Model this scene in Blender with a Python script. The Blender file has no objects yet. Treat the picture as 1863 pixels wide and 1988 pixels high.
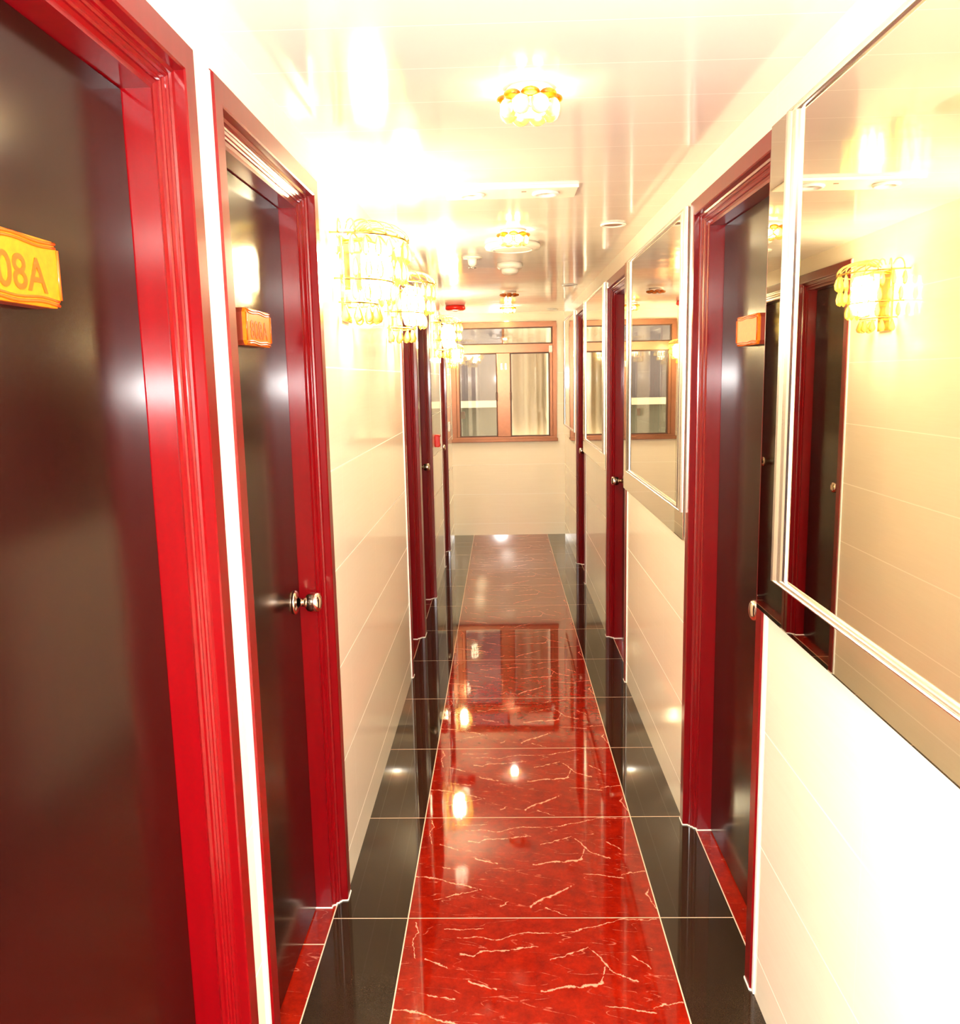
import bpy, math, random
from mathutils import Matrix, Vector
random.seed(7)
PI = math.pi
S = bpy.context.scene
COL = S.collection

# ------------------------------------------------------------------ dimensions (metres)
XL, XR = -0.495, 0.613            # side walls
YB, YE = -2.6, 8.352              # wall behind the viewer, end wall
ZC = 2.170                        # ceiling
SL, SR = -0.2966, 0.4331          # red marble strip
TL, TY = 0.5709, 2.2497           # floor tile length and phase

# ------------------------------------------------------------------ node helpers
class NT:
    def __init__(self, name):
        self.m = bpy.data.materials.new(name); self.m.use_nodes = True
        self.t = self.m.node_tree; self.t.nodes.clear()
        self.out = self.t.nodes.new('ShaderNodeOutputMaterial')
    def n(self, kind, **kw):
        o = self.t.nodes.new(kind)
        for k, v in kw.items(): setattr(o, k, v)
        return o
    def link(self, a, b): self.t.links.new(a, b)
    def put(self, sock, v):
        if hasattr(v, 'is_linked') or isinstance(v, bpy.types.NodeSocket): self.link(v, sock)
        else: sock.default_value = v
    def math(self, op, a, b=None, c=None):
        o = self.n('ShaderNodeMath', operation=op)
        for i, v in enumerate((a, b, c)):
            if v is not None: self.put(o.inputs[i], v)
        return o.outputs[0]
    def mix(self, f, a, b):
        o = self.n('ShaderNodeMix', data_type='RGBA')
        self.put(o.inputs[0], f); self.put(o.inputs[6], a); self.put(o.inputs[7], b)
        return o.outputs[2]
    def xyz(self):
        g = self.n('ShaderNodeNewGeometry'); s = self.n('ShaderNodeSeparateXYZ')
        self.link(g.outputs['Position'], s.inputs[0]); return s.outputs
    def vec(self, x, y, z):
        c = self.n('ShaderNodeCombineXYZ')
        for i, v in enumerate((x, y, z)): self.put(c.inputs[i], v)
        return c.outputs[0]
    def noise(self, vec, scale, detail=3, rough=.5, dist=0.0):
        o = self.n('ShaderNodeTexNoise')
        self.link(vec, o.inputs['Vector'])
        o.inputs['Scale'].default_value = scale; o.inputs['Detail'].default_value = detail
        o.inputs['Roughness'].default_value = rough; o.inputs['Distortion'].default_value = dist
        return o.outputs[0]
    def ramp(self, f, lo, hi):
        o = self.n('ShaderNodeMapRange'); o.inputs[1].default_value = lo; o.inputs[2].default_value = hi
        self.put(o.inputs[0], f); return o.outputs[0]
    def line(self, coord, phase, period, half):
        """1 on a joint line, 0 elsewhere"""
        a = self.math('SUBTRACT', coord, phase); a = self.math('DIVIDE', a, period)
        a = self.math('ADD', a, 0.5); a = self.math('FRACT', a); a = self.math('SUBTRACT', a, 0.5)
        a = self.math('ABSOLUTE', a); return self.math('LESS_THAN', a, half / period)
    def pbr(self, col, rough=.4, metal=0., ior=1.5, coat=0., coat_rough=.05, normal=None, spec=None, trans=0.):
        b = self.n('ShaderNodeBsdfPrincipled')
        self.put(b.inputs['Base Color'], col); self.put(b.inputs['Roughness'], rough)
        b.inputs['Metallic'].default_value = metal; b.inputs['IOR'].default_value = ior
        b.inputs['Coat Weight'].default_value = coat; b.inputs['Coat Roughness'].default_value = coat_rough
        if spec is not None: b.inputs['Specular IOR Level'].default_value = spec
        if trans: b.inputs['Transmission Weight'].default_value = trans
        if normal is not None: self.link(normal, b.inputs['Normal'])
        self.link(b.outputs[0], self.out.inputs[0]); return b
    def bump(self, h, strength=.2, dist=.01):
        o = self.n('ShaderNodeBump'); o.inputs['Strength'].default_value = strength
        o.inputs['Distance'].default_value = dist; self.link(h, o.inputs['Height']); return o.outputs[0]

def C(r, g, b): return (r, g, b, 1)

def simple(name, col, rough=.4, grain=0.0, scale=40, **kw):
    t = NT(name)
    c = C(*col)
    if grain:
        x, y, z = t.xyz()
        f = t.noise(t.vec(x, y, z), scale, 3)
        c = t.mix(f, C(*[v * (1 - grain) for v in col]), C(*[min(1, v * (1 + grain)) for v in col]))
    t.pbr(c, rough, **kw); return t.m

def tile_mat(name, axis):
    t = NT(name); x, y, z = t.xyz(); h = y if axis == 'y' else x
    row = t.math('FLOOR', t.math('DIVIDE', t.math('SUBTRACT', z, .115), .295))
    g1 = t.line(z, .115, .295, .0022)
    g2 = t.math('MULTIPLY', t.line(h, .17 if axis == 'y' else .05, .605, .0011), .4)
    g = t.math('MAXIMUM', g1, g2)
    n = t.noise(t.vec(t.math('MULTIPLY', x, 2.0), t.math('MULTIPLY', y, 2.0), t.math('MULTIPLY', z, 60.0)), 2.0, 4)
    base = t.mix(n, C(.90, .82, .67), C(.95, .88, .74))
    col = t.mix(g, base, C(.97, .93, .84))
    nb = t.bump(t.math('MULTIPLY', g, -1.0), .35, .002)
    t.pbr(col, t.math('ADD', t.math('MULTIPLY', g, .4), .07), ior=1.5, normal=nb)
    return t.m

VEINS = [
 (.0022, [(-0.271, 0.546), (-0.262, 0.50), (-0.275, 0.462), (-0.256, 0.39)]),
 (.0026, [(-0.148, 0.486), (-0.039, 0.477), (0.054, 0.502), (0.157, 0.506), (0.311, 0.557), (0.424, 0.565)]),
 (.0046, [(-0.14, 0.415), (-0.102, 0.411), (-0.071, 0.427), (0.078, 0.438)]),
 (.0030, [(0.107, 0.389), (0.211, 0.444), (0.26, 0.366)]),
 (.0060, [(0.26, 0.366), (0.281, 0.337), (0.327, 0.308)]),
 (.0034, [(0.328, 0.408), (0.366, 0.357)]),
 (.0058, [(0.076, 0.273), (0.146, 0.291), (0.238, 0.308)]),
 (.0028, [(0.238, 0.308), (0.256, 0.359)]),
 (.0032, [(-0.232, 0.39), (-0.168, 0.363)]),
 (.0050, [(-0.109, 0.312), (-0.038, 0.28)]),
 (.0028, [(-0.216, 0.259), (-0.141, 0.252)]),
 (.0022, [(-0.183, 0.516), (-0.073, 0.52)]),
 (.0044, [(-0.298, 0.211), (-0.224, 0.2), (-0.088, 0.138)]),
 (.0075, [(0.063, 0.056), (0.105, 0.093), (0.191, 0.152)]),
 (.0040, [(0.36, 0.212), (0.424, 0.233)]),
 (.0030, [(0.428, 0.15), (0.416, 0.111), (0.433, 0.044)]),
 (.0024, [(-0.227, 0.085), (-0.1, 0.133)]),
 (.0022, [(0.103, 0.046), (0.163, 0.009)]),
 (.0035, [(-0.029, 0.056), (-0.006, 0.075)]),
 (.0030, [(0.234, 0.224), (0.358, 0.197)])]
def floor_mat():
    t = NT('polished_floor_tiles'); x, y, z = t.xyz()
    inside = t.math('MULTIPLY', t.math('GREATER_THAN', x, SL), t.math('LESS_THAN', x, SR))
    thr = t.math('MAXIMUM', t.math('LESS_THAN', x, XL - .022), t.math('GREATER_THAN', x, XR + .032))
    red = t.math('MAXIMUM', inside, thr)
    # every red tile carries the same print, so the veins repeat along the corridor
    ym = t.math('MULTIPLY', t.math('FRACT', t.math('DIVIDE', t.math('SUBTRACT', y, TY), TL)), TL)
    v0 = t.vec(x, ym, 0.0)
    # crooked coordinates, then a set of tapering streaks
    w1 = t.n('ShaderNodeTexNoise'); t.link(v0, w1.inputs['Vector']); w1.inputs['Scale'].default_value = 13.0; w1.inputs['Detail'].default_value = 2
    w1.inputs['Roughness'].default_value = .45
    sub = t.n('ShaderNodeVectorMath', operation='SUBTRACT'); t.link(w1.outputs['Color'], sub.inputs[0]); sub.inputs[1].default_value = (.5, .5, .5)
    scl = t.n('ShaderNodeVectorMath', operation='MULTIPLY'); t.link(sub.outputs[0], scl.inputs[0]); scl.inputs[1].default_value = (.030, .036, 0)
    wp = t.n('ShaderNodeVectorMath', operation='ADD'); t.link(v0, wp.inputs[0]); t.link(scl.outputs[0], wp.inputs[1])
    w2 = t.n('ShaderNodeTexNoise'); t.link(v0, w2.inputs['Vector']); w2.inputs['Scale'].default_value = 70.0; w2.inputs['Detail'].default_value = 3
    s2 = t.n('ShaderNodeVectorMath', operation='SUBTRACT'); t.link(w2.outputs['Color'], s2.inputs[0]); s2.inputs[1].default_value = (.5, .5, .5)
    m2 = t.n('ShaderNodeVectorMath', operation='MULTIPLY_ADD'); t.link(s2.outputs[0], m2.inputs[0]); m2.inputs[1].default_value = (.012, .014, 0); t.link(wp.outputs[0], m2.inputs[2])
    wp = m2
    best = None
    for wid, pl in VEINS:
        for p0, p1 in zip(pl, pl[1:]):
            ba = Vector((p1[0] - p0[0], p1[1] - p0[1], 0)); L2 = ba.dot(ba)
            pa = t.n('ShaderNodeVectorMath', operation='SUBTRACT'); t.link(wp.outputs[0], pa.inputs[0]); pa.inputs[1].default_value = (p0[0], p0[1], 0)
            dt = t.n('ShaderNodeVectorMath', operation='DOT_PRODUCT'); t.link(pa.outputs[0], dt.inputs[0]); dt.inputs[1].default_value = tuple(ba / L2)
            h = t.n('ShaderNodeClamp'); t.link(dt.outputs['Value'], h.inputs[0])
            ma = t.n('ShaderNodeVectorMath', operation='MULTIPLY_ADD'); t.link(h.outputs[0], ma.inputs[0]); ma.inputs[1].default_value = tuple(-ba); t.link(pa.outputs[0], ma.inputs[2])
            ln = t.n('ShaderNodeVectorMath', operation='LENGTH'); t.link(ma.outputs[0], ln.inputs[0])
            d = t.math('DIVIDE', ln.outputs['Value'], wid)
            best = d if best is None else t.math('MINIMUM', best, d)
    wn = t.noise(v0, 38.0, 4, .7)
    v = t.ramp(t.math('DIVIDE', best, t.math('MAXIMUM', t.ramp(wn, .36, .60), .02)), 1.0, .35)
    fine = t.noise(t.vec(t.math('MULTIPLY', x, 2.2), t.math('ADD', t.math('MULTIPLY', ym, 9.0), t.math('MULTIPLY', x, 1.2)), 0.0), 1.6, 2, .5, .3)
    fv = t.ramp(t.math('ABSOLUTE', t.math('SUBTRACT', fine, .5)), .006, 0.0)
    fv = t.math('MULTIPLY', fv, t.ramp(wn, .45, .65))
    v = t.math('MAXIMUM', v, t.math('MULTIPLY', fv, .55))
    cloud = t.ramp(t.noise(v0, 20.0, 6, .75), .30, .70)
    redc = t.mix(cloud, C(.135, .003, .001), C(.30, .010, .002))
    redc = t.mix(v, redc, C(.80, .30, .20))
    sp = t.noise(t.vec(x, y, 0.0), 420.0, 2)
    blk = t.mix(sp, C(.012, .0065, .0035), C(.034, .020, .011))
    col = t.mix(red, blk, redc)
    g = t.line(y, TY, TL, .0015)
    g = t.math('MULTIPLY', g, t.math('SUBTRACT', 1.0, thr))
    for xx in (SL, SR, XL - .022, XR + .032):
        g = t.math('MAXIMUM', g, t.math('LESS_THAN', t.math('ABSOLUTE', t.math('SUBTRACT', x, xx)), .0017))
    gt = t.math('MULTIPLY', t.line(y, 2.135, 1.2, .002), thr)
    g = t.math('MAXIMUM', g, gt)
    col = t.mix(g, col, C(.80, .55, .40))
    wave = t.noise(t.vec(t.math('MULTIPLY', x, 1.0), y, 0.0), 3.0, 1)
    nb = t.bump(wave, .02, .01)
    # polished surface: weak mirror from above, strong at grazing angles
    df = t.n('ShaderNodeBsdfDiffuse'); t.link(col, df.inputs[0])
    gl = t.n('ShaderNodeBsdfGlossy'); gl.inputs['Roughness'].default_value = .035; t.link(nb, gl.inputs['Normal'])
    lw = t.n('ShaderNodeLayerWeight'); lw.inputs[0].default_value = .5; t.link(nb, lw.inputs['Normal'])
    fac = t.math('MULTIPLY_ADD', t.math('POWER', lw.outputs['Facing'], 3.5), 1.0, .018)
    ms = t.n('ShaderNodeMixShader'); t.link(fac, ms.inputs[0]); t.link(df.outputs[0], ms.inputs[1]); t.link(gl.outputs[0], ms.inputs[2])
    t.link(ms.outputs[0], t.out.inputs[0])
    return t.m

def ceiling_mat():
    t = NT('glossy_white_ceiling_strips'); x, y, z = t.xyz()
    seam = t.line(y, 2.458, .2105, .0016)
    col = t.mix(seam, C(.80, .745, .70), C(.96, .94, .90))
    w = t.noise(t.vec(t.math('MULTIPLY', x, 2.0), t.math('MULTIPLY', y, 2.2), 0.0), 1.6, 2)
    # each strip is very slightly bowed
    b = t.math('ABSOLUTE', t.math('SUBTRACT', t.math('FRACT', t.math('DIVIDE', t.math('SUBTRACT', y, 2.458), .2105)), .5))
    h = t.math('ADD', t.math('MULTIPLY', w, 1.0), t.math('MULTIPLY', t.math('MULTIPLY', b, b), .35))
    nb = t.bump(h, .10, .02)
    t.pbr(col, .10, ior=1.55, normal=nb)
    return t.m

def wood_mat(name, a, b, rough, coat, spec=.5):
    t = NT(name); x, y, z = t.xyz()
    n = t.noise(t.vec(t.math('MULTIPLY', x, 30.0), t.math('MULTIPLY', y, 30.0), t.math('MULTIPLY', z, 3.0)), 2.0, 4)
    t.pbr(t.mix(n, C(*a), C(*b)), rough, coat=coat, coat_rough=.12, spec=spec)
    return t.m

def glass_mat(name, tint, refl_rough=.02):
    t = NT(name)
    f = t.n('ShaderNodeFresnel'); f.inputs[0].default_value = 1.55
    tr = t.n('ShaderNodeBsdfTransparent'); tr.inputs[0].default_value = C(*tint)
    g = t.n('ShaderNodeBsdfGlossy'); g.inputs['Roughness'].default_value = refl_rough
    m = t.n('ShaderNodeMixShader'); t.link(t.math('MULTIPLY', f.outputs[0], 1.9), m.inputs[0])
    t.link(tr.outputs[0], m.inputs[1]); t.link(g.outputs[0], m.inputs[2]); t.link(m.outputs[0], t.out.inputs[0])
    return t.m

def crystal_mat(name, tint, transl, ft):
    t = NT(name)
    tr = t.n('ShaderNodeBsdfTransparent'); tr.inputs[0].default_value = C(*tint)
    tl = t.n('ShaderNodeBsdfTranslucent'); tl.inputs[0].default_value = C(*transl)
    g = t.n('ShaderNodeBsdfGlossy'); g.inputs['Roughness'].default_value = .05; g.inputs[0].default_value = C(1, .93, .75)
    m1 = t.n('ShaderNodeMixShader'); m1.inputs[0].default_value = ft
    t.link(tr.outputs[0], m1.inputs[1]); t.link(tl.outputs[0], m1.inputs[2])
    f = t.n('ShaderNodeFresnel'); f.inputs[0].default_value = 1.7
    m2 = t.n('ShaderNodeMixShader'); t.link(f.outputs[0], m2.inputs[0])
    t.link(m1.outputs[0], m2.inputs[1]); t.link(g.outputs[0], m2.inputs[2]); t.link(m2.outputs[0], t.out.inputs[0])
    return t.m

def emit(name, col, s):
    t = NT(name); e = t.n('ShaderNodeEmission'); e.inputs[0].default_value = C(*col); e.inputs[1].default_value = s
    t.link(e.outputs[0], t.out.inputs[0]); return t.m

M = dict(
    tile_y=tile_mat('cream_wall_tile_long', 'y'), tile_x=tile_mat('cream_wall_tile_end', 'x'),
    floor=floor_mat(), ceiling=ceiling_mat(),
    frame=wood_mat('varnished_red_wood', (.125, .0001, .0014), (.175, .0002, .0024), .30, .55, .16),
    leaf=wood_mat('dark_brown_door_laminate', (.010, .0018, .0014), (.015, .0026, .002), .17, .0, .28),
    white=simple('white_plastic', (.88, .86, .84), .35), sealant=simple('white_sealant', (.9, .86, .78), .5),
    chrome=simple('polished_chrome', (.95, .94, .94), .26, metal=1.0),
    steel=simple('brushed_steel_knob', (.78, .66, .56), .16, metal=1.0),
    gold=simple('gold_plating', (.95, .66, .22), .15, metal=1.0),
    mirror=simple('warm_tinted_mirror', (.90, .84, .70), .012, metal=1.0),
    back=simple('mirror_backing_board', (.25, .2, .15), .6),
    plate=simple('amber_acrylic', (.62, .15, .004), .4, grain=.3, scale=120, coat=.0, spec=.25),
    plate_rim=simple('amber_acrylic_rim', (.48, .07, .004), .2, spec=.4),
    plate_side=simple('brown_plate_edge', (.22, .03, .015), .3),
    digits=simple('dark_orange_lettering', (.58, .06, .0), .4),
    bronze=simple('bronze_window_frame', (.30, .125, .065), .24, grain=.12, scale=30, metal=.55),
    bronze_dark=simple('dark_glazing_gasket', (.09, .035, .015), .4),
    glass=glass_mat('window_glass', (.80, .78, .72)),
    curtain=simple('cream_curtain_cloth', (.90, .82, .63), .8, grain=.05, scale=20),
    wall_out=simple('grey_render_outside', (.085, .072, .075), .9, grain=.3, scale=6),
    wall_out_low=simple('olive_render_outside', (.060, .056, .036), .9, grain=.3, scale=8),
    ledge=simple('pale_ledge_outside', (.36, .32, .23), .7),
    red=simple('red_plastic', (.72, .015, .008), .3),
    white_warm=simple('warm_white_plastic', (.86, .80, .72), .35),
    grille=simple('dark_lamp_recess', (.25, .12, .08), .35),
    crystal=crystal_mat('gold_tinted_crystal', (1, .95, .70), (1, .84, .34), .5),
    amber=crystal_mat('amber_glass_petal', (.85, .42, .10), (.75, .30, .03), .55),
    clear=crystal_mat('clear_champagne_glass', (1, .93, .62), (1, .86, .40), .35),
    bulb=emit('lit_sconce_bulb', (1, .85, .54), 215.0),
    bulb_far=emit('lit_far_ceiling_bulb', (1, .92, .76), 480.0),
    bulb_c=emit('lit_ceiling_bulb', (1, .93, .79), 290.0),
)

# ------------------------------------------------------------------ mesh helper
class MB:
    def __init__(self): self.v = []; self.f = []
    def box(self, x0, x1, y0, y1, z0, z1):
        b = len(self.v)
        self.v += [(x, y, z) for z in (z0, z1) for y in (y0, y1) for x in (x0, x1)]
        for q in ((0, 2, 3, 1), (4, 5, 7, 6), (0, 1, 5, 4), (2, 6, 7, 3), (0, 4, 6, 2), (1, 3, 7, 5)):
            self.f.append(tuple(b + i for i in q))
        return self
    def lathe(self, prof, n=24, origin=(0, 0, 0), axis='z', a0=0.0, a1=2 * PI):
        """prof: (radius, height along axis)"""
        full = abs(a1 - a0 - 2 * PI) < 1e-6
        k = n if full else n + 1
        b = len(self.v)
        for r, h in prof:
            for i in range(k):
                a = a0 + (a1 - a0) * i / n
                c, s = r * math.cos(a), r * math.sin(a)
                p = {'z': (c, s, h), 'x': (h, c, s), 'y': (c, h, s)}[axis]
                self.v.append(tuple(p[j] + origin[j] for j in range(3)))
        for j in range(len(prof) - 1):
            for i in range(n):
                i2 = (i + 1) % k
                self.f.append((b + j * k + i, b + j * k + i2, b + (j + 1) * k + i2, b + (j + 1) * k + i))
        return self
    def tube(self, pts, r, n=6, closed=False):
        pts = [Vector(p) for p in pts]; b = len(self.v); m = len(pts)
        for i, p in enumerate(pts):
            if closed: d = pts[(i + 1) % m] - pts[i - 1]
            else: d = pts[min(i + 1, m - 1)] - pts[max(i - 1, 0)]
            d.normalize(); u = d.cross(Vector((0, 0, 1)))
            if u.length < 1e-4: u = d.cross(Vector((1, 0, 0)))
            u.normalize(); w = d.cross(u)
            for k in range(n):
                a = 2 * PI * k / n; self.v.append(tuple(p + u * r * math.cos(a) + w * r * math.sin(a)))
        for i in range(m if closed else m - 1):
            j = (i + 1) % m
            for k in range(n):
                k2 = (k + 1) % n
                self.f.append((b + i * n + k, b + i * n + k2, b + j * n + k2, b + j * n + k))
        if not closed:
            self.f.append(tuple(b + k for k in range(n))[::-1]); self.f.append(tuple(b + (m - 1) * n + k for k in range(n)))
        return self
    def rings(self, rings, closed_path, cap=True):
        """loft closed cross-sections"""
        b = len(self.v); n = len(rings[0]); m = len(rings)
        for r in rings: self.v += [tuple(p) for p in r]
        for i in range(m if closed_path else m - 1):
            j = (i + 1) % m
            for k in range(n):
                k2 = (k + 1) % n
                self.f.append((b + i * n + k, b + i * n + k2, b + j * n + k2, b + j * n + k))
        if cap and not closed_path:
            self.f.append(tuple(b + k for k in range(n))[::-1]); self.f.append(tuple(b + (m - 1) * n + k for k in range(n)))
        return self
    def ellipsoid(self, c, rx, ry, rz, n=10, m=6, rot=0.0):
        prof = [(math.sin(PI * i / m), -math.cos(PI * i / m)) for i in range(m + 1)]
        b = len(self.v); self.lathe(prof, n)
        cr, sr = math.cos(rot), math.sin(rot)
        for i in range(b, len(self.v)):
            x, y, z = self.v[i]; x, y, z = x * rx, y * ry, z * rz
            self.v[i] = (c[0] + x * cr - y * sr, c[1] + x * sr + y * cr, c[2] + z)
        return self
    def mesh(self, name, mat, smooth=False):
        me = bpy.data.meshes.new(name); me.from_pydata(self.v, [], self.f); me.update()
        import bmesh
        bm = bmesh.new(); bm.from_mesh(me); bmesh.ops.remove_doubles(bm, verts=bm.verts, dist=1e-6)
        bmesh.ops.recalc_face_normals(bm, faces=bm.faces); bm.to_mesh(me); bm.free()
        me.materials.append(mat)
        if smooth:
            for p in me.polygons: p.use_smooth = True
        return me
    def build(self, name, mat, parent=None, smooth=False, bevel=0.0):
        o = bpy.data.objects.new(name, self.mesh(name, mat, smooth)); COL.objects.link(o)
        if parent: o.parent = parent
        if bevel:
            md = o.modifiers.new('bevel', 'BEVEL'); md.width = bevel; md.segments = 2; md.limit_method = 'ANGLE'
        return o

def tag(o, label, cat, group=None, kind=None):
    o['label'] = label; o['category'] = cat
    if group: o['group'] = group
    if kind: o['kind'] = kind
    return o
def empty(name, loc, rz=0.0):
    e = bpy.data.objects.new(name, None); COL.objects.link(e); e.location = loc; e.rotation_euler = (0, 0, rz)
    e.empty_display_size = .05; return e
def linked(name, me, parent, mat4=None):
    o = bpy.data.objects.new(name, me); COL.objects.link(o); o.parent = parent
    if mat4 is not None: o.matrix_local = mat4
    return o

# ------------------------------------------------------------------ doors: (near outer, far outer, knob side)
DL = [(.540, 1.455), (1.545, 2.383), (4.262, 5.014), (5.020, 5.946), (6.900, 7.619)]
DR = [(1.955, 2.810), (4.165, 4.985), (6.255, 7.020)]
ZT = 2.000          # top of the door opening
CW = .085           # frame width outside the opening
HOLE = ZT + CW - .004

# ------------------------------------------------------------------ the setting
def side_wall(name, xf, sign, doors, label):
    m = MB(); xa, xb = sorted((xf, xf + sign * .20))
    y = YB
    for a, b in doors:
        m.box(xa, xb, y, a + .004, 0, HOLE); y = b - .004
    m.box(xa, xb, y, YE + .02, 0, HOLE)
    m.box(xa, xb, YB, YE + .02, HOLE, ZC + .02)
    return tag(m.build(name, M['tile_y']), label, 'wall', kind='structure')
side_wall('wall_left', XL, -1, DL, 'glossy cream tiled wall on the left with five red framed doors')
side_wall('wall_right', XR, 1, DR, 'glossy cream tiled wall on the right carrying the framed mirrors')
tag(MB().box(XL - .25, XR + .25, YB - .1, YE + .15, -.05, 0).build('floor', M['floor']),
    'polished floor with red marble strip between black tile borders', 'floor', kind='structure')
tag(MB().box(XL - .2, XR + .2, YB - .1, YE + .15, ZC, ZC + .04).build('ceiling', M['ceiling']),
    'glossy white ceiling of wide strips', 'ceiling', kind='structure')
tag(MB().box(XL - .2, XR + .2, YB - .1, YB, 0, ZC).build('wall_back', M['tile_x']),
    'cream tiled wall closing the corridor behind the viewer', 'wall', kind='structure')
WX0, WX1, WZ0, WZ1 = -.488, .536, .945, 2.082       # window opening
m = MB()
m.box(XL, XR, YE, YE + .12, 0, WZ0); m.box(XL, XR, YE, YE + .12, WZ1, ZC)
m.box(XL, WX0, YE, YE + .12, WZ0, WZ1); m.box(WX1, XR, YE, YE + .12, WZ0, WZ1)
tag(m.build('wall_end', M['tile_x']), 'cream tiled wall below the window at the far end', 'wall', kind='structure')

# white edge trims where the tiled walls stop at a door
def trim(i, xf, sign, y, label):
    m = MB(); xa, xb = sorted((xf + sign * .004, xf - sign * .002))
    m.box(xa, xb, y - .008, y + .005, 0.002, HOLE)
    tag(m.build('trim_%d' % i, M['white']), label, 'edge trim', kind='structure')
trim(1, XL, 1, 1.537, 'white vertical edge strip between the two nearest left doors')
trim(2, XL, 1, 4.254, 'white vertical edge strip left of the third left door')
trim(3, XL, 1, 6.892, 'white vertical edge strip beside the farthest left door')
trim(4, XR, -1, 1.947, 'white vertical edge strip below the nearest mirror')
trim(5, XR, -1, 4.157, 'white vertical edge strip below the middle mirror')
trim(6, XR, -1, 6.247, 'white vertical edge strip below the third mirror')

# ------------------------------------------------------------------ doors (local: +x into the corridor, y along the wall)
PROF = [(CW, -.125), (CW, .003), (CW - .004, .0075), (.040, .0075), (.037, .005), (.036, -.010), (.031, -.0125), (.0300, -.0165),
        (.026, -.0165), (.0235, -.019), (.0235, -.0215), (.020, -.0245), (.016, -.0245), (.0135, -.027), (.0135, -.031),
        (.008, -.0345), (.000, -.0345), (.000, -.125)]
def text_mesh(s, size, mat):
    cu = bpy.data.curves.new('t', 'FONT'); cu.body = s; cu.size = size; cu.align_x = 'CENTER'; cu.extrude = .001; cu.offset = .0004
    o = bpy.data.objects.new('t', cu); COL.objects.link(o)
    dg = bpy.context.evaluated_depsgraph_get(); me = bpy.data.meshes.new_from_object(o.evaluated_get(dg))
    bpy.data.objects.remove(o); bpy.data.curves.remove(cu); me.name = 'number'
    me.materials.clear(); me.materials.append(mat); return me

def make_door(i, side, a, b, knob, label, plate=None, text=None):
    yc = (a + b) / 2; hw = (b - a) / 2
    root = empty('door_%d' % i, (XL if side < 0 else XR, yc, 0), 0 if side < 0 else PI)
    tag(root, label, 'door', 'red framed guest room doors', 'structure')
    y0, y1 = -hw + CW, hw - CW
    path = []
    for cy, cz, sy, sz in ((y0, None, -1, 0), (y0, ZT, -1, 1), (y1, ZT, 1, 1), (y1, None, 1, 0)):
        path.append([(d, cy + sy * w, (.004 if cz is None else cz + sz * w)) for w, d in PROF])
    MB().rings(path, False).build('door_frame', M['frame'], root)
    MB().box(-.122, -.080, y0 + .0015, y1 - .0015, .006, ZT - .0015).build('door_leaf', M['leaf'], root, bevel=.0015)
    for sy, cy in ((-1, y0), (1, y1)):
        q = [(d + .002 if d > -.1 else d, cy + sy * (w + (.003 if w > .05 else -.001))) for w, d in PROF]
        sl = MB().rings([[(d, yy, 0.0) for d, yy in q], [(d, yy, .0042) for d, yy in q]], False).build('sealant', M['sealant'], root)
        sl['label'] = 'white sealant bead under the frame post'
    # knob
    ky = (y1 - .060 if knob * (1 if side < 0 else -1) > 0 else y0 + .060)
    kn = MB().lathe([(.0, .009), (.012, .009), (.011, .026), (.015, .031), (.024, .037), (.0275, .046), (.0275, .060), (.024, .069), (.015, .073), (0, .074)], 28, axis='x').build('door_knob', M['steel'], root, True)
    kn.location = (-.080, ky, .955); kn['label'] = 'round steel door knob'
    MB().lathe([(0, .0), (.033, 0), (.033, .004), (.029, .008), (.016, .010)], 28, axis='x').build('rose', M['steel'], kn, True)
    if plate:
        py, pz = plate; py = py - yc if side < 0 else -(py - yc)
        w, h = .100, .040
        def outline(w, h, c):
            pts = []
            for sy, sz in ((1, 1), (-1, 1), (-1, -1), (1, -1)):
                pts += [(sy * w, sz * (h - c)), (sy * (w - c), sz * h)] if sy * sz > 0 else [(sy * (w - c), sz * h), (sy * w, sz * (h - c))]
            return pts
        o1 = outline(w, h, .010); o2 = outline(w - .003, h - .003, .009)
        pl = MB().rings([[(x, yy, zz) for yy, zz in o] for x, o in ((0, o1), (.020, o1))], False).build('number_plate', M['plate_side'], root)
        pl.location = (-.080, py, pz); pl['label'] = 'amber acrylic room number plate'
        MB().rings([[(x, yy, zz) for yy, zz in o] for x, o in ((.020, o1), (.026, o1), (.028, o2))], False).build('plate_face', M['plate'], pl)
        rm = MB()
        for sz in (-1, 1):
            for k, (zz, rr) in enumerate(((h - .004, .0022), (h - .009, .0018))):
                rm.tube([(.028, yy, sz * zz + sz * .0014 * math.cos(yy * 60)) for yy in [(-w + .008) + (2 * w - .016) * q / 14 for q in range(15)]], rr, 6)
        for sy in (-1, 1): rm.tube([(.028, sy * (w - .004), zz) for zz in (-h + .010, 0, h - .010)], .0024, 6)
        rm.build('plate_rim', M['plate_rim'], pl, True)
        if text:
            me = text_mesh(text, .050, M['digits'])
            # the photograph is a mirror image: the characters read from far to near
            for v in me.vertices:
                tx, ty, tz = v.co; v.co = (.0285 + tz * .5, -tx * 1.25 - .002, ty * 1.12 - .024)
            nb = linked('number', me, pl); nb['label'] = 'dark orange number %s shown back to front' % text
    return root

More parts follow.
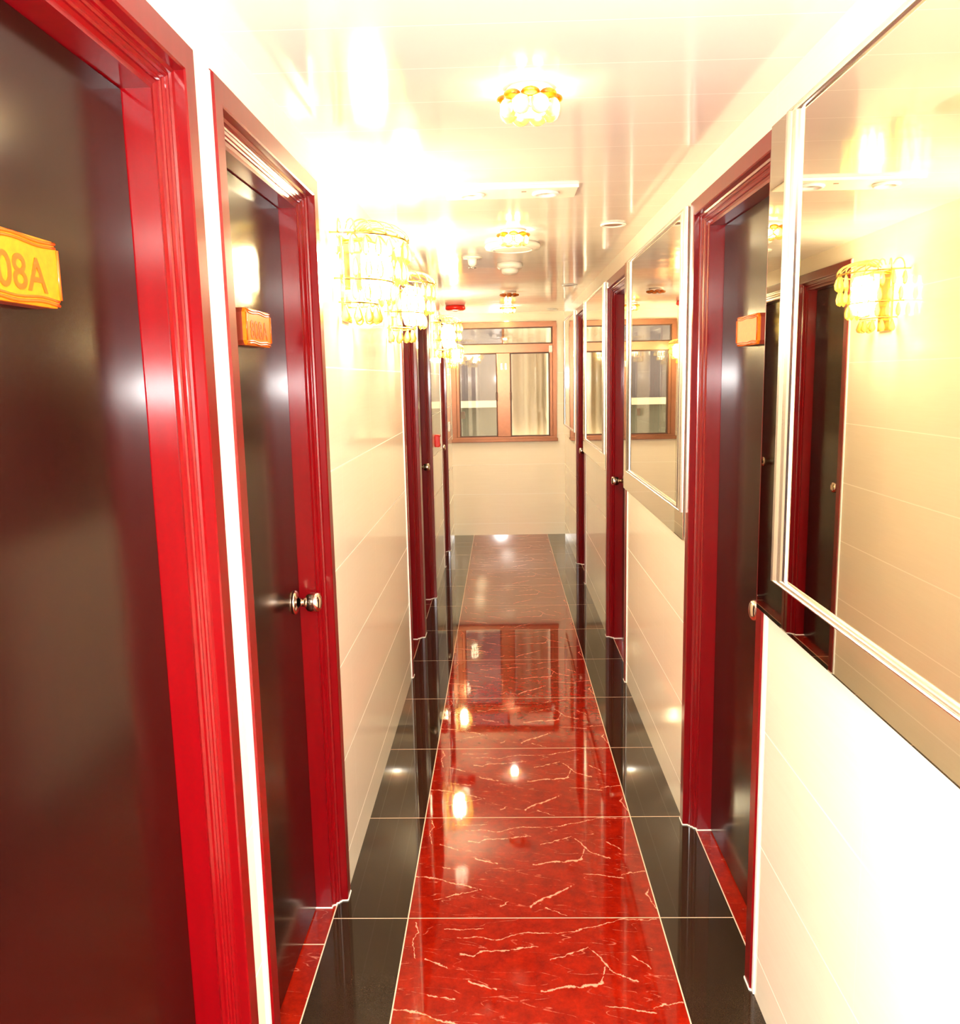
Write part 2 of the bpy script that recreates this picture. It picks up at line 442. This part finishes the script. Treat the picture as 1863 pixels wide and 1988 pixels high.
make_door(1, -1, *DL[0], -1, 'nearest left door, dark brown leaf cut by the photo edge, large amber plate', (.975, 1.686), 'A806')
make_door(2, -1, *DL[1], 1, 'second left door, dark leaf with amber number plate and steel knob', (1.950, 1.672), 'A808')
make_door(3, -1, *DL[2], -1, 'third left door, right after the long tiled wall with two sconces')
make_door(4, -1, *DL[3], 1, 'fourth left door, adjoining the third with no wall between')
make_door(5, -1, *DL[4], 1, 'farthest left door, beside the window end wall')
make_door(6, 1, *DR[0], -1, 'nearest right door, dark leaf between the two nearest mirrors', (2.36, 1.664), None)
make_door(7, 1, *DR[1], 1, 'middle right door, between the second and third mirrors')
make_door(8, 1, *DR[2], 1, 'farthest right door, near the window end wall')

# ------------------------------------------------------------------ mirrors (local: +x into the corridor; y reversed by the half turn)
FR = [(.046, .0), (.046, .013), (.041, .0175), (.034, .0185), (.028, .0155), (.025, .0120), (.022, .0155), (.016, .0185), (.008, .0175), (.003, .013), (.0, .006), (.0, .0)]
def make_mirror(y0, y1, f0, f1, label, wall0):
    yc = (y0 + y1) / 2
    root = empty('wall_mirror', (XR, yc, .998), PI)
    tag(root, label, 'mirror', 'chrome framed mirrors on the right wall')
    L = lambda y: -(y - yc)
    za, zb = .0, 2.081 - .998
    MB().box(0.0005, .0085, L(wall0), L(y0 + .012), za + .01, zb - .004).build('backing_board', M['back'], root)
    MB().box(.0090, .0130, L(y1), L(y0), za, zb).build('mirror_sheet', M['mirror'], root)
    fz0, fz1 = 1.092 - .998, 2.077 - .998
    rings = []
    k = .20   # rails are slimmer than the posts
    for cy, cz, sy, sz in ((L(f1), fz0, 1, 1), (L(f0), fz0, -1, 1), (L(f0), fz1, -1, -1), (L(f1), fz1, 1, -1)):
        rings.append([(d * .5 + .013, cy + sy * (.046 - w) * 1.75, cz + sz * (.046 - w) * 1.75 * k) for w, d in FR])
    MB().rings(rings, True).build('frame', M['chrome'], root)
    return root
make_mirror(-1.15, 1.978, -1.12, 1.862, 'nearest wall mirror, largest in view, cut by the photo edge on the right', 1.935)
make_mirror(2.822, 4.215, 2.826, 4.100, 'second wall mirror, between the nearest and middle right doors', 4.145)
make_mirror(4.997, 6.330, 5.001, 6.215, 'third wall mirror, between the middle and farthest right doors', 6.235)
make_mirror(7.032, 8.300, 7.036, 8.235, 'farthest wall mirror, next to the window', 8.29)

# ------------------------------------------------------------------ crystal wall sconces (left wall, local +x into the corridor)
def drop_mesh(name, L, r):
    m = MB(); m.lathe([(0, 0), (r * .55, -L * .18), (r, -L * .55), (r * .75, -L * .85), (0, -L)], 6)
    return m.mesh(name, M['crystal'])
def pear_mesh(name, L, r):
    m = MB(); m.lathe([(0, 0), (r * .35, -L * .15), (r * .8, -L * .5), (r, -L * .72), (r * .7, -L * .92), (0, -L)], 10)
    return m.mesh(name, M['crystal'], True)
DROP = drop_mesh('crystal_drop', .062, .0115); PEAR = pear_mesh('crystal_pear', .056, .0155)
BULB = None
def make_sconce(y, zt, sc, label):
    root = empty('crystal_sconce', (XL, y, zt - .33 * sc))
    tag(root, label, 'wall lamp', 'crystal sconces along the left wall')
    H = .33 * sc
    T = lambda h: H - h * sc                       # height measured down from the top
    MB().box(0, .012 * sc, -.06 * sc, .06 * sc, T(.30), T(.04)).build('wall_plate', M['gold'], root, bevel=.004)
    MB().lathe([(0, T(.06)), (.034 * sc, T(.068)), (.048 * sc, T(.095)), (.048 * sc, T(.185)), (.036 * sc, T(.225)), (0, T(.235))], 20, origin=(.105 * sc, 0, 0)).build('bulb', M['bulb'], root, True)
    ar = MB().tube([(.008 * sc, 0, T(.05)), (.06 * sc, 0, T(.045)), (.105 * sc, 0, T(.062))], .007 * sc, 8)
    ar.build('arm', M['gold'], root, True)
    tiers = ((.205, .055, 15, 2), (.158, .180, 12, 1), (.105, .245, 8, 1))
    for k, (r, h, n, rows) in enumerate(tiers):
        pts = [(r * sc * math.cos(a), r * sc * math.sin(a), T(h)) for a in [-PI / 2 + PI * i / 20 for i in range(21)]]
        MB().tube(pts, .0035 * sc, 6).build('tier_ring', M['gold'], root, True)
        for row in range(rows):
            for i in range(n):
                a = -PI / 2 + PI * (i + .5 + .25 * (row % 2)) / (n + .25); rr = (r - .008 * row) * sc
                me = PEAR if k == 2 else DROP
                mt = Matrix.Translation((rr * math.cos(a), rr * math.sin(a), T(h + .004 + row * .062))) @ Matrix.Rotation(a, 4, 'Z') @ Matrix.Scale(sc, 4)
                linked('crystal_drop', me, root, mt)
    wd = MB()
    for i in range(13):
        a = -PI / 2 + PI * (i + .5) / 13
        pts = []
        for q in range(9):
            u = q / 8; r = (.06 + .15 * math.sin(u * PI / 2)) * sc; h = .055 - .052 * math.cos((u - .25) * PI / 1.5) if u > .0 else .02
            pts.append((r * math.cos(a), r * math.sin(a), T(h)))
        wd.tube(pts, .0028 * sc, 5)
    wd.build('wire_dome', M['crystal'], root, True)
    return root
make_sconce(2.76, 2.035, 1.0, 'nearest crystal sconce, largest glowing wall lamp on the left wall')
make_sconce(3.86, 2.020, 1.0, 'second crystal sconce, just before the third left door')
make_sconce(6.40, 2.010, 1.0, 'third crystal sconce, on the short wall past the fourth left door')
make_sconce(7.98, 1.870, .72, 'small farthest crystal sconce, hanging low beside the window')

# ------------------------------------------------------------------ ceiling lamps
def make_ceiling_lamp(x, y, kind, label, lit=True, bulb='bulb_c'):
    root = empty('ceiling_lamp', (x, y, ZC)); tag(root, label, 'ceiling lamp', 'crystal ceiling lamps')
    z0 = 0.0
    MB().lathe([(.0, z0 - .0005), (.050, z0 - .0005), (.052, z0 - .006), (.040, z0 - .010), (0, z0 - .010)], 32).build('mount_ring', M['white_warm'], root, True)
    for i in range(8):
        a = 2 * PI * i / 8
        MB().ellipsoid((.054 * math.cos(a), .054 * math.sin(a), z0 - .022), .018, .021, .010, 12, 8, a).build('amber_petal', M['amber'], root, True)
    if kind == 'cup':
        for i in range(8):
            a = 2 * PI * (i + .5) / 8
            MB().ellipsoid((.050 * math.cos(a), .050 * math.sin(a), z0 - .044), .019, .023, .021, 12, 8, a).build('glass_petal', M['clear'], root, True)
    if lit:
        zz = z0 - (.014 if kind == 'cup' else .012)
        MB().lathe([(0, zz), (.026, zz - .002), (.034, zz - .018), (.030, zz - .038), (0, zz - .044)], 20).build('bulb', M[bulb], root, True)
    return root
make_ceiling_lamp(.071, 1.965, 'cup', 'nearest ceiling lamp, bright glass cup with amber petals')
make_ceiling_lamp(.060, 3.74, 'cup', 'second ceiling lamp, lit glass cup just in front of a round white cover')
root = empty('ceiling_cover', (.062, 4.13, ZC)); tag(root, 'shallow round white ceiling cover right behind the second lamp', 'ceiling cover')
MB().lathe([(0, -.0005), (.128, -.0005), (.132, -.012), (.126, -.022), (.100, -.026), (0, -.026)], 40).build('cover', M['white_warm'], root, True)
MB().lathe([(.090, -.026), (.094, -.026), (.094, -.029), (.090, -.029), (.090, -.026)], 40).build('cover_ring', M['white'], root, True)
make_ceiling_lamp(.067, 6.37, 'ring', 'unlit ceiling lamp showing only its amber ring', lit=False)
make_ceiling_lamp(.066, 7.55, 'cup', 'farthest ceiling lamp, lit glass cup before the window', bulb='bulb_far')

# hatch with two round lamps
root = empty('ceiling_light_panel', (.041, 2.99, ZC)); tag(root, 'white rectangular ceiling panel with two round rimmed spotlights', 'light panel')
MB().box(-.221, .221, -.085, .085, -.007, -.0005).build('panel', M['white_warm'], root, bevel=.002)
MB().box(-.221, .221, -.091, -.085, -.010, -.0005).build('panel_lip', M['white'], root)
for dx in (-.132, .117):
    sp = MB().lathe([(.028, -.002), (.044, .0), (.046, -.004), (.040, -.010), (.030, -.008), (.026, -.002)], 32).build('spotlight', M['white'], root, True)
    sp.location = (dx, 0, -.007)
    MB().lathe([(0, -.004), (.020, -.003), (.030, -.001)], 24).build('lens', M['steel'], sp, True)
MB().box(.036, .052, -.03, -.022, -.0085, -.007).build('indicator', M['grille'], root)

for i, (x, y, lab) in enumerate(((.472, 3.66, 'nearest unlit recessed downlight near the right wall'), (.475, 5.98, 'middle unlit recessed downlight near the right wall'), (.480, 8.05, 'farthest unlit recessed downlight, near the window'))):
    root = empty('recessed_downlight', (x, y, ZC)); tag(root, lab, 'downlight', 'round recessed downlights')
    MB().lathe([(.037, -.0005), (.052, -.0005), (.054, -.004), (.048, -.008), (.040, -.006), (.037, -.0005)], 32).build('rim', M['white'], root, True)
    MB().lathe([(0, -.0015), (.020, -.0020), (.039, -.0035)], 28).build('reflector', M['grille'], root, True)

root = empty('smoke_detector', (.056, 4.80, ZC)); tag(root, 'white round smoke detector hanging behind the second ceiling lamp', 'smoke detector')
MB().lathe([(0, -.0005), (.070, -.0005), (.071, -.020), (.062, -.030), (.050, -.032), (0, -.032)], 36).build('base', M['white_warm'], root, True)
MB().lathe([(0, -.031), (.050, -.031), (.044, -.052), (.030, -.060), (0, -.061)], 32).build('sensor_dome', M['white_warm'], root, True)
root = empty('ceiling_sprinkler', (-.140, 4.53, ZC)); tag(root, 'small white fire sprinkler head on the ceiling', 'sprinkler')
MB().lathe([(0, -.0005), (.052, -.0005), (.050, -.006), (.026, -.010), (0, -.010)], 32).build('escutcheon', M['white_warm'], root, True)
MB().lathe([(0, -.009), (.026, -.009), (.022, -.036), (.012, -.044), (0, -.044)], 24).build('sprinkler_body', M['white_warm'], root, True)
m = MB()
for k in range(10):
    a = 2 * PI * k / 10; m.tube([(.006 * math.cos(a), .006 * math.sin(a), -.052), (.021 * math.cos(a), .021 * math.sin(a), -.053)], .0022, 5)
m.lathe([(0, -.043), (.005, -.043), (.006, -.053), (0, -.055)], 12); m.build('deflector', M['chrome'], root)
root = empty('ceiling_alarm', (-.385, 7.45, ZC)); tag(root, 'red round alarm sounder on the ceiling near the end', 'alarm')
MB().lathe([(0, -.0005), (.080, -.0005), (.086, -.012), (.086, -.030), (.070, -.040), (0, -.042)], 36).build('housing', M['red'], root, True)
MB().lathe([(0, -.041), (.020, -.041), (.016, -.050), (0, -.051)], 16).build('indicator_cap', M['white_warm'], root, True)
root = empty('wall_call_point', (XL, 6.22, 1.105)); tag(root, 'small red fire call point on the left wall past the fourth door', 'call point')
MB().box(0.0, .040, -.045, .045, -.045, .045).build('housing', M['red'], root, bevel=.008)
MB().box(.040, .042, -.026, .026, -.022, .026).build('break_glass', M['white'], root)
root = empty('light_switch', (-.4915, YE, 1.095)); 
root.location = (XL, 7.86, 1.115)
tag(root, 'white wall switch plate beside the left edge of the window', 'light switch')
MB().box(0.0005, .012, -.043, .043, -.043, .043).build('plate', M['white'], root, bevel=.003)
MB().box(.012, .016, -.014, .014, -.026, .026).build('rocker', M['white'], root, bevel=.002)

# ------------------------------------------------------------------ window
win = empty('window_1', (0, YE, 0)); tag(win, 'bronze framed window with two sliding panes and low top lights', 'window', kind='structure')
fr = MB()
d0, d1 = -.018, .050
fr.box(WX0, WX1, d0, d1, WZ0, .980); fr.box(WX0, WX1, d0, d1, 2.030, WZ1)
fr.box(WX0, -.440, d0, d1, .980, 2.030); fr.box(.496, WX1, d0, d1, .980, 2.030)
fr.build('outer_frame', M['bronze'], win, bevel=.003)
MB().box(WX0 - .02, WX1 + .008, -.040, 0.0, .930, .962).build('sill', M['bronze'], win, bevel=.004)
MB().box(-.440, .496, -.022, .045, 1.788, 1.872).build('transom', M['bronze'], win, bevel=.003)
MB().box(-.440, -.412, -.012, .040, .980, 1.788).build('stile', M['bronze'], win, bevel=.002)
MB().box(.468, .496, -.012, .040, .980, 1.788).build('stile', M['bronze'], win, bevel=.002)
MB().box(-.043, .087, -.026, .045, .980, 1.788).build('mullion', M['bronze'], win, bevel=.004)
ga = MB()
for xa, xb, za, zb in ((-.412, -.043, .980, 1.788), (.087, .468, .980, 1.788), (-.440, .496, 1.872, 2.030)):
    w = .010
    ga.box(xa, xa + w, .010, .034, za, zb); ga.box(xb - w, xb, .010, .034, za, zb)
    ga.box(xa + w, xb - w, .010, .034, za, za + w); ga.box(xa + w, xb - w, .010, .034, zb - w, zb)
ga.build('gasket', M['bronze_dark'], win)
for nm, xa, xb, za, zb in (('pane', -.402, -.053, .990, 1.778), ('pane', .097, .458, .990, 1.778), ('pane', -.430, .486, 1.882, 2.020)):
    MB().box(xa, xb, .020, .024, za, zb).build(nm, M['glass'], win)
MB().box(.010, .034, .024, .032, 1.872, 2.030).build('glazing_bar', M['bronze'], win)
for x in (.004, .044):
    MB().box(x - .008, x + .008, -.032, -.026, 1.630, 1.690).build('catch', M['steel'], win, bevel=.002)
for x in (-.046, .090):
    MB().box(x - .010, x + .010, -.042, -.020, 1.335, 1.415).build('pull_handle', M['bronze_dark'], win, bevel=.004)
MB().box(.462, .494, -.030, -.022, 1.785, 1.850).build('latch', M['white'], win, bevel=.003)

# beyond the glass
cur = MB(); N = 120; rows = []
for s in (0, 1):
    pass
pts = [(-.0 + .60 * i / N, .011 * math.sin(i / N * 2 * PI * 5.5) + .008 * math.sin(i / N * 2 * PI * 2.3 + 1)) for i in range(N + 1)]
sec = [(x, y) for x, y in pts] + [(x, y + .003) for x, y in reversed(pts)]
co = MB().rings([[(x, y, z) for x, y in sec] for z in (0.0, .62, 1.24)], False).build('curtain', M['curtain'], None, True)
co.location = (.030, YE + .20, .86)
tag(co, 'pale pleated curtain hanging behind the right window pane', 'curtain')
tag(MB().box(-1.6, 1.8, YE + 1.2, YE + 1.3, -.1, 3.2).build('wall_outside', M['wall_out']), 'dim grey wall seen through the left window pane', 'wall', kind='structure')
tag(MB().box(-1.6, 1.8, YE + 1.05, YE + 1.2, -.1, 1.235).build('parapet_wall', M['wall_out_low']), 'low olive grey parapet seen through the left window pane', 'parapet')
tag(MB().box(-1.6, 1.8, YE + .98, YE + 1.2, 1.235, 1.305).build('parapet_coping', M['ledge']), 'bright pale coping on the parapet outside the left pane', 'ledge')

# ------------------------------------------------------------------ light
def point(name, loc, col, power, r):
    l = bpy.data.lights.new(name, 'POINT'); l.energy = power; l.color = col; l.shadow_soft_size = r
    o = bpy.data.objects.new(name, l); COL.objects.link(o); o.location = loc; return o
point('camera_flash', (-.055, .0, 1.535), (1, .97, .94), 205, .018)
point('corridor_lamp_behind_viewer', (.07, -.35, 2.05), (1, .94, .84), 40, .06)
W = bpy.data.worlds.new('world'); S.world = W; W.use_nodes = True
W.node_tree.nodes['Background'].inputs[0].default_value = (.80, .74, .66, 1); W.node_tree.nodes['Background'].inputs[1].default_value = 14.0

# ------------------------------------------------------------------ camera
f_px = 1645.469
r = Vector((0.9994894052879487, 0.024895469311573173, -0.020028587691076623))
u = Vector((0.01590333907229854, 0.15606779585866812, 0.9876183103315616))
fw = Vector((-0.02771303887151552, 0.9874325590659716, -0.15559218737755523))
cd = bpy.data.cameras.new('camera'); cam = bpy.data.objects.new('camera', cd); COL.objects.link(cam)
cd.sensor_fit = 'AUTO'; cd.sensor_width = 36.0; cd.lens = f_px / 1988 * 36.0; cd.clip_start = .02
cam.matrix_world = Matrix(((r.x, u.x, -fw.x, 0), (r.y, u.y, -fw.y, 0), (r.z, u.z, -fw.z, 1.55), (0, 0, 0, 1)))
S.camera = cam
S.view_settings.view_transform = 'Standard'; S.view_settings.look = 'None'
S.view_settings.exposure = 0.0; S.view_settings.gamma = 1.0; S.view_settings.use_curve_mapping = False
S.cycles.max_bounces = 12; S.cycles.transparent_max_bounces = 24; S.cycles.glossy_bounces = 8; S.cycles.diffuse_bounces = 5
S.cycles.use_denoising = True
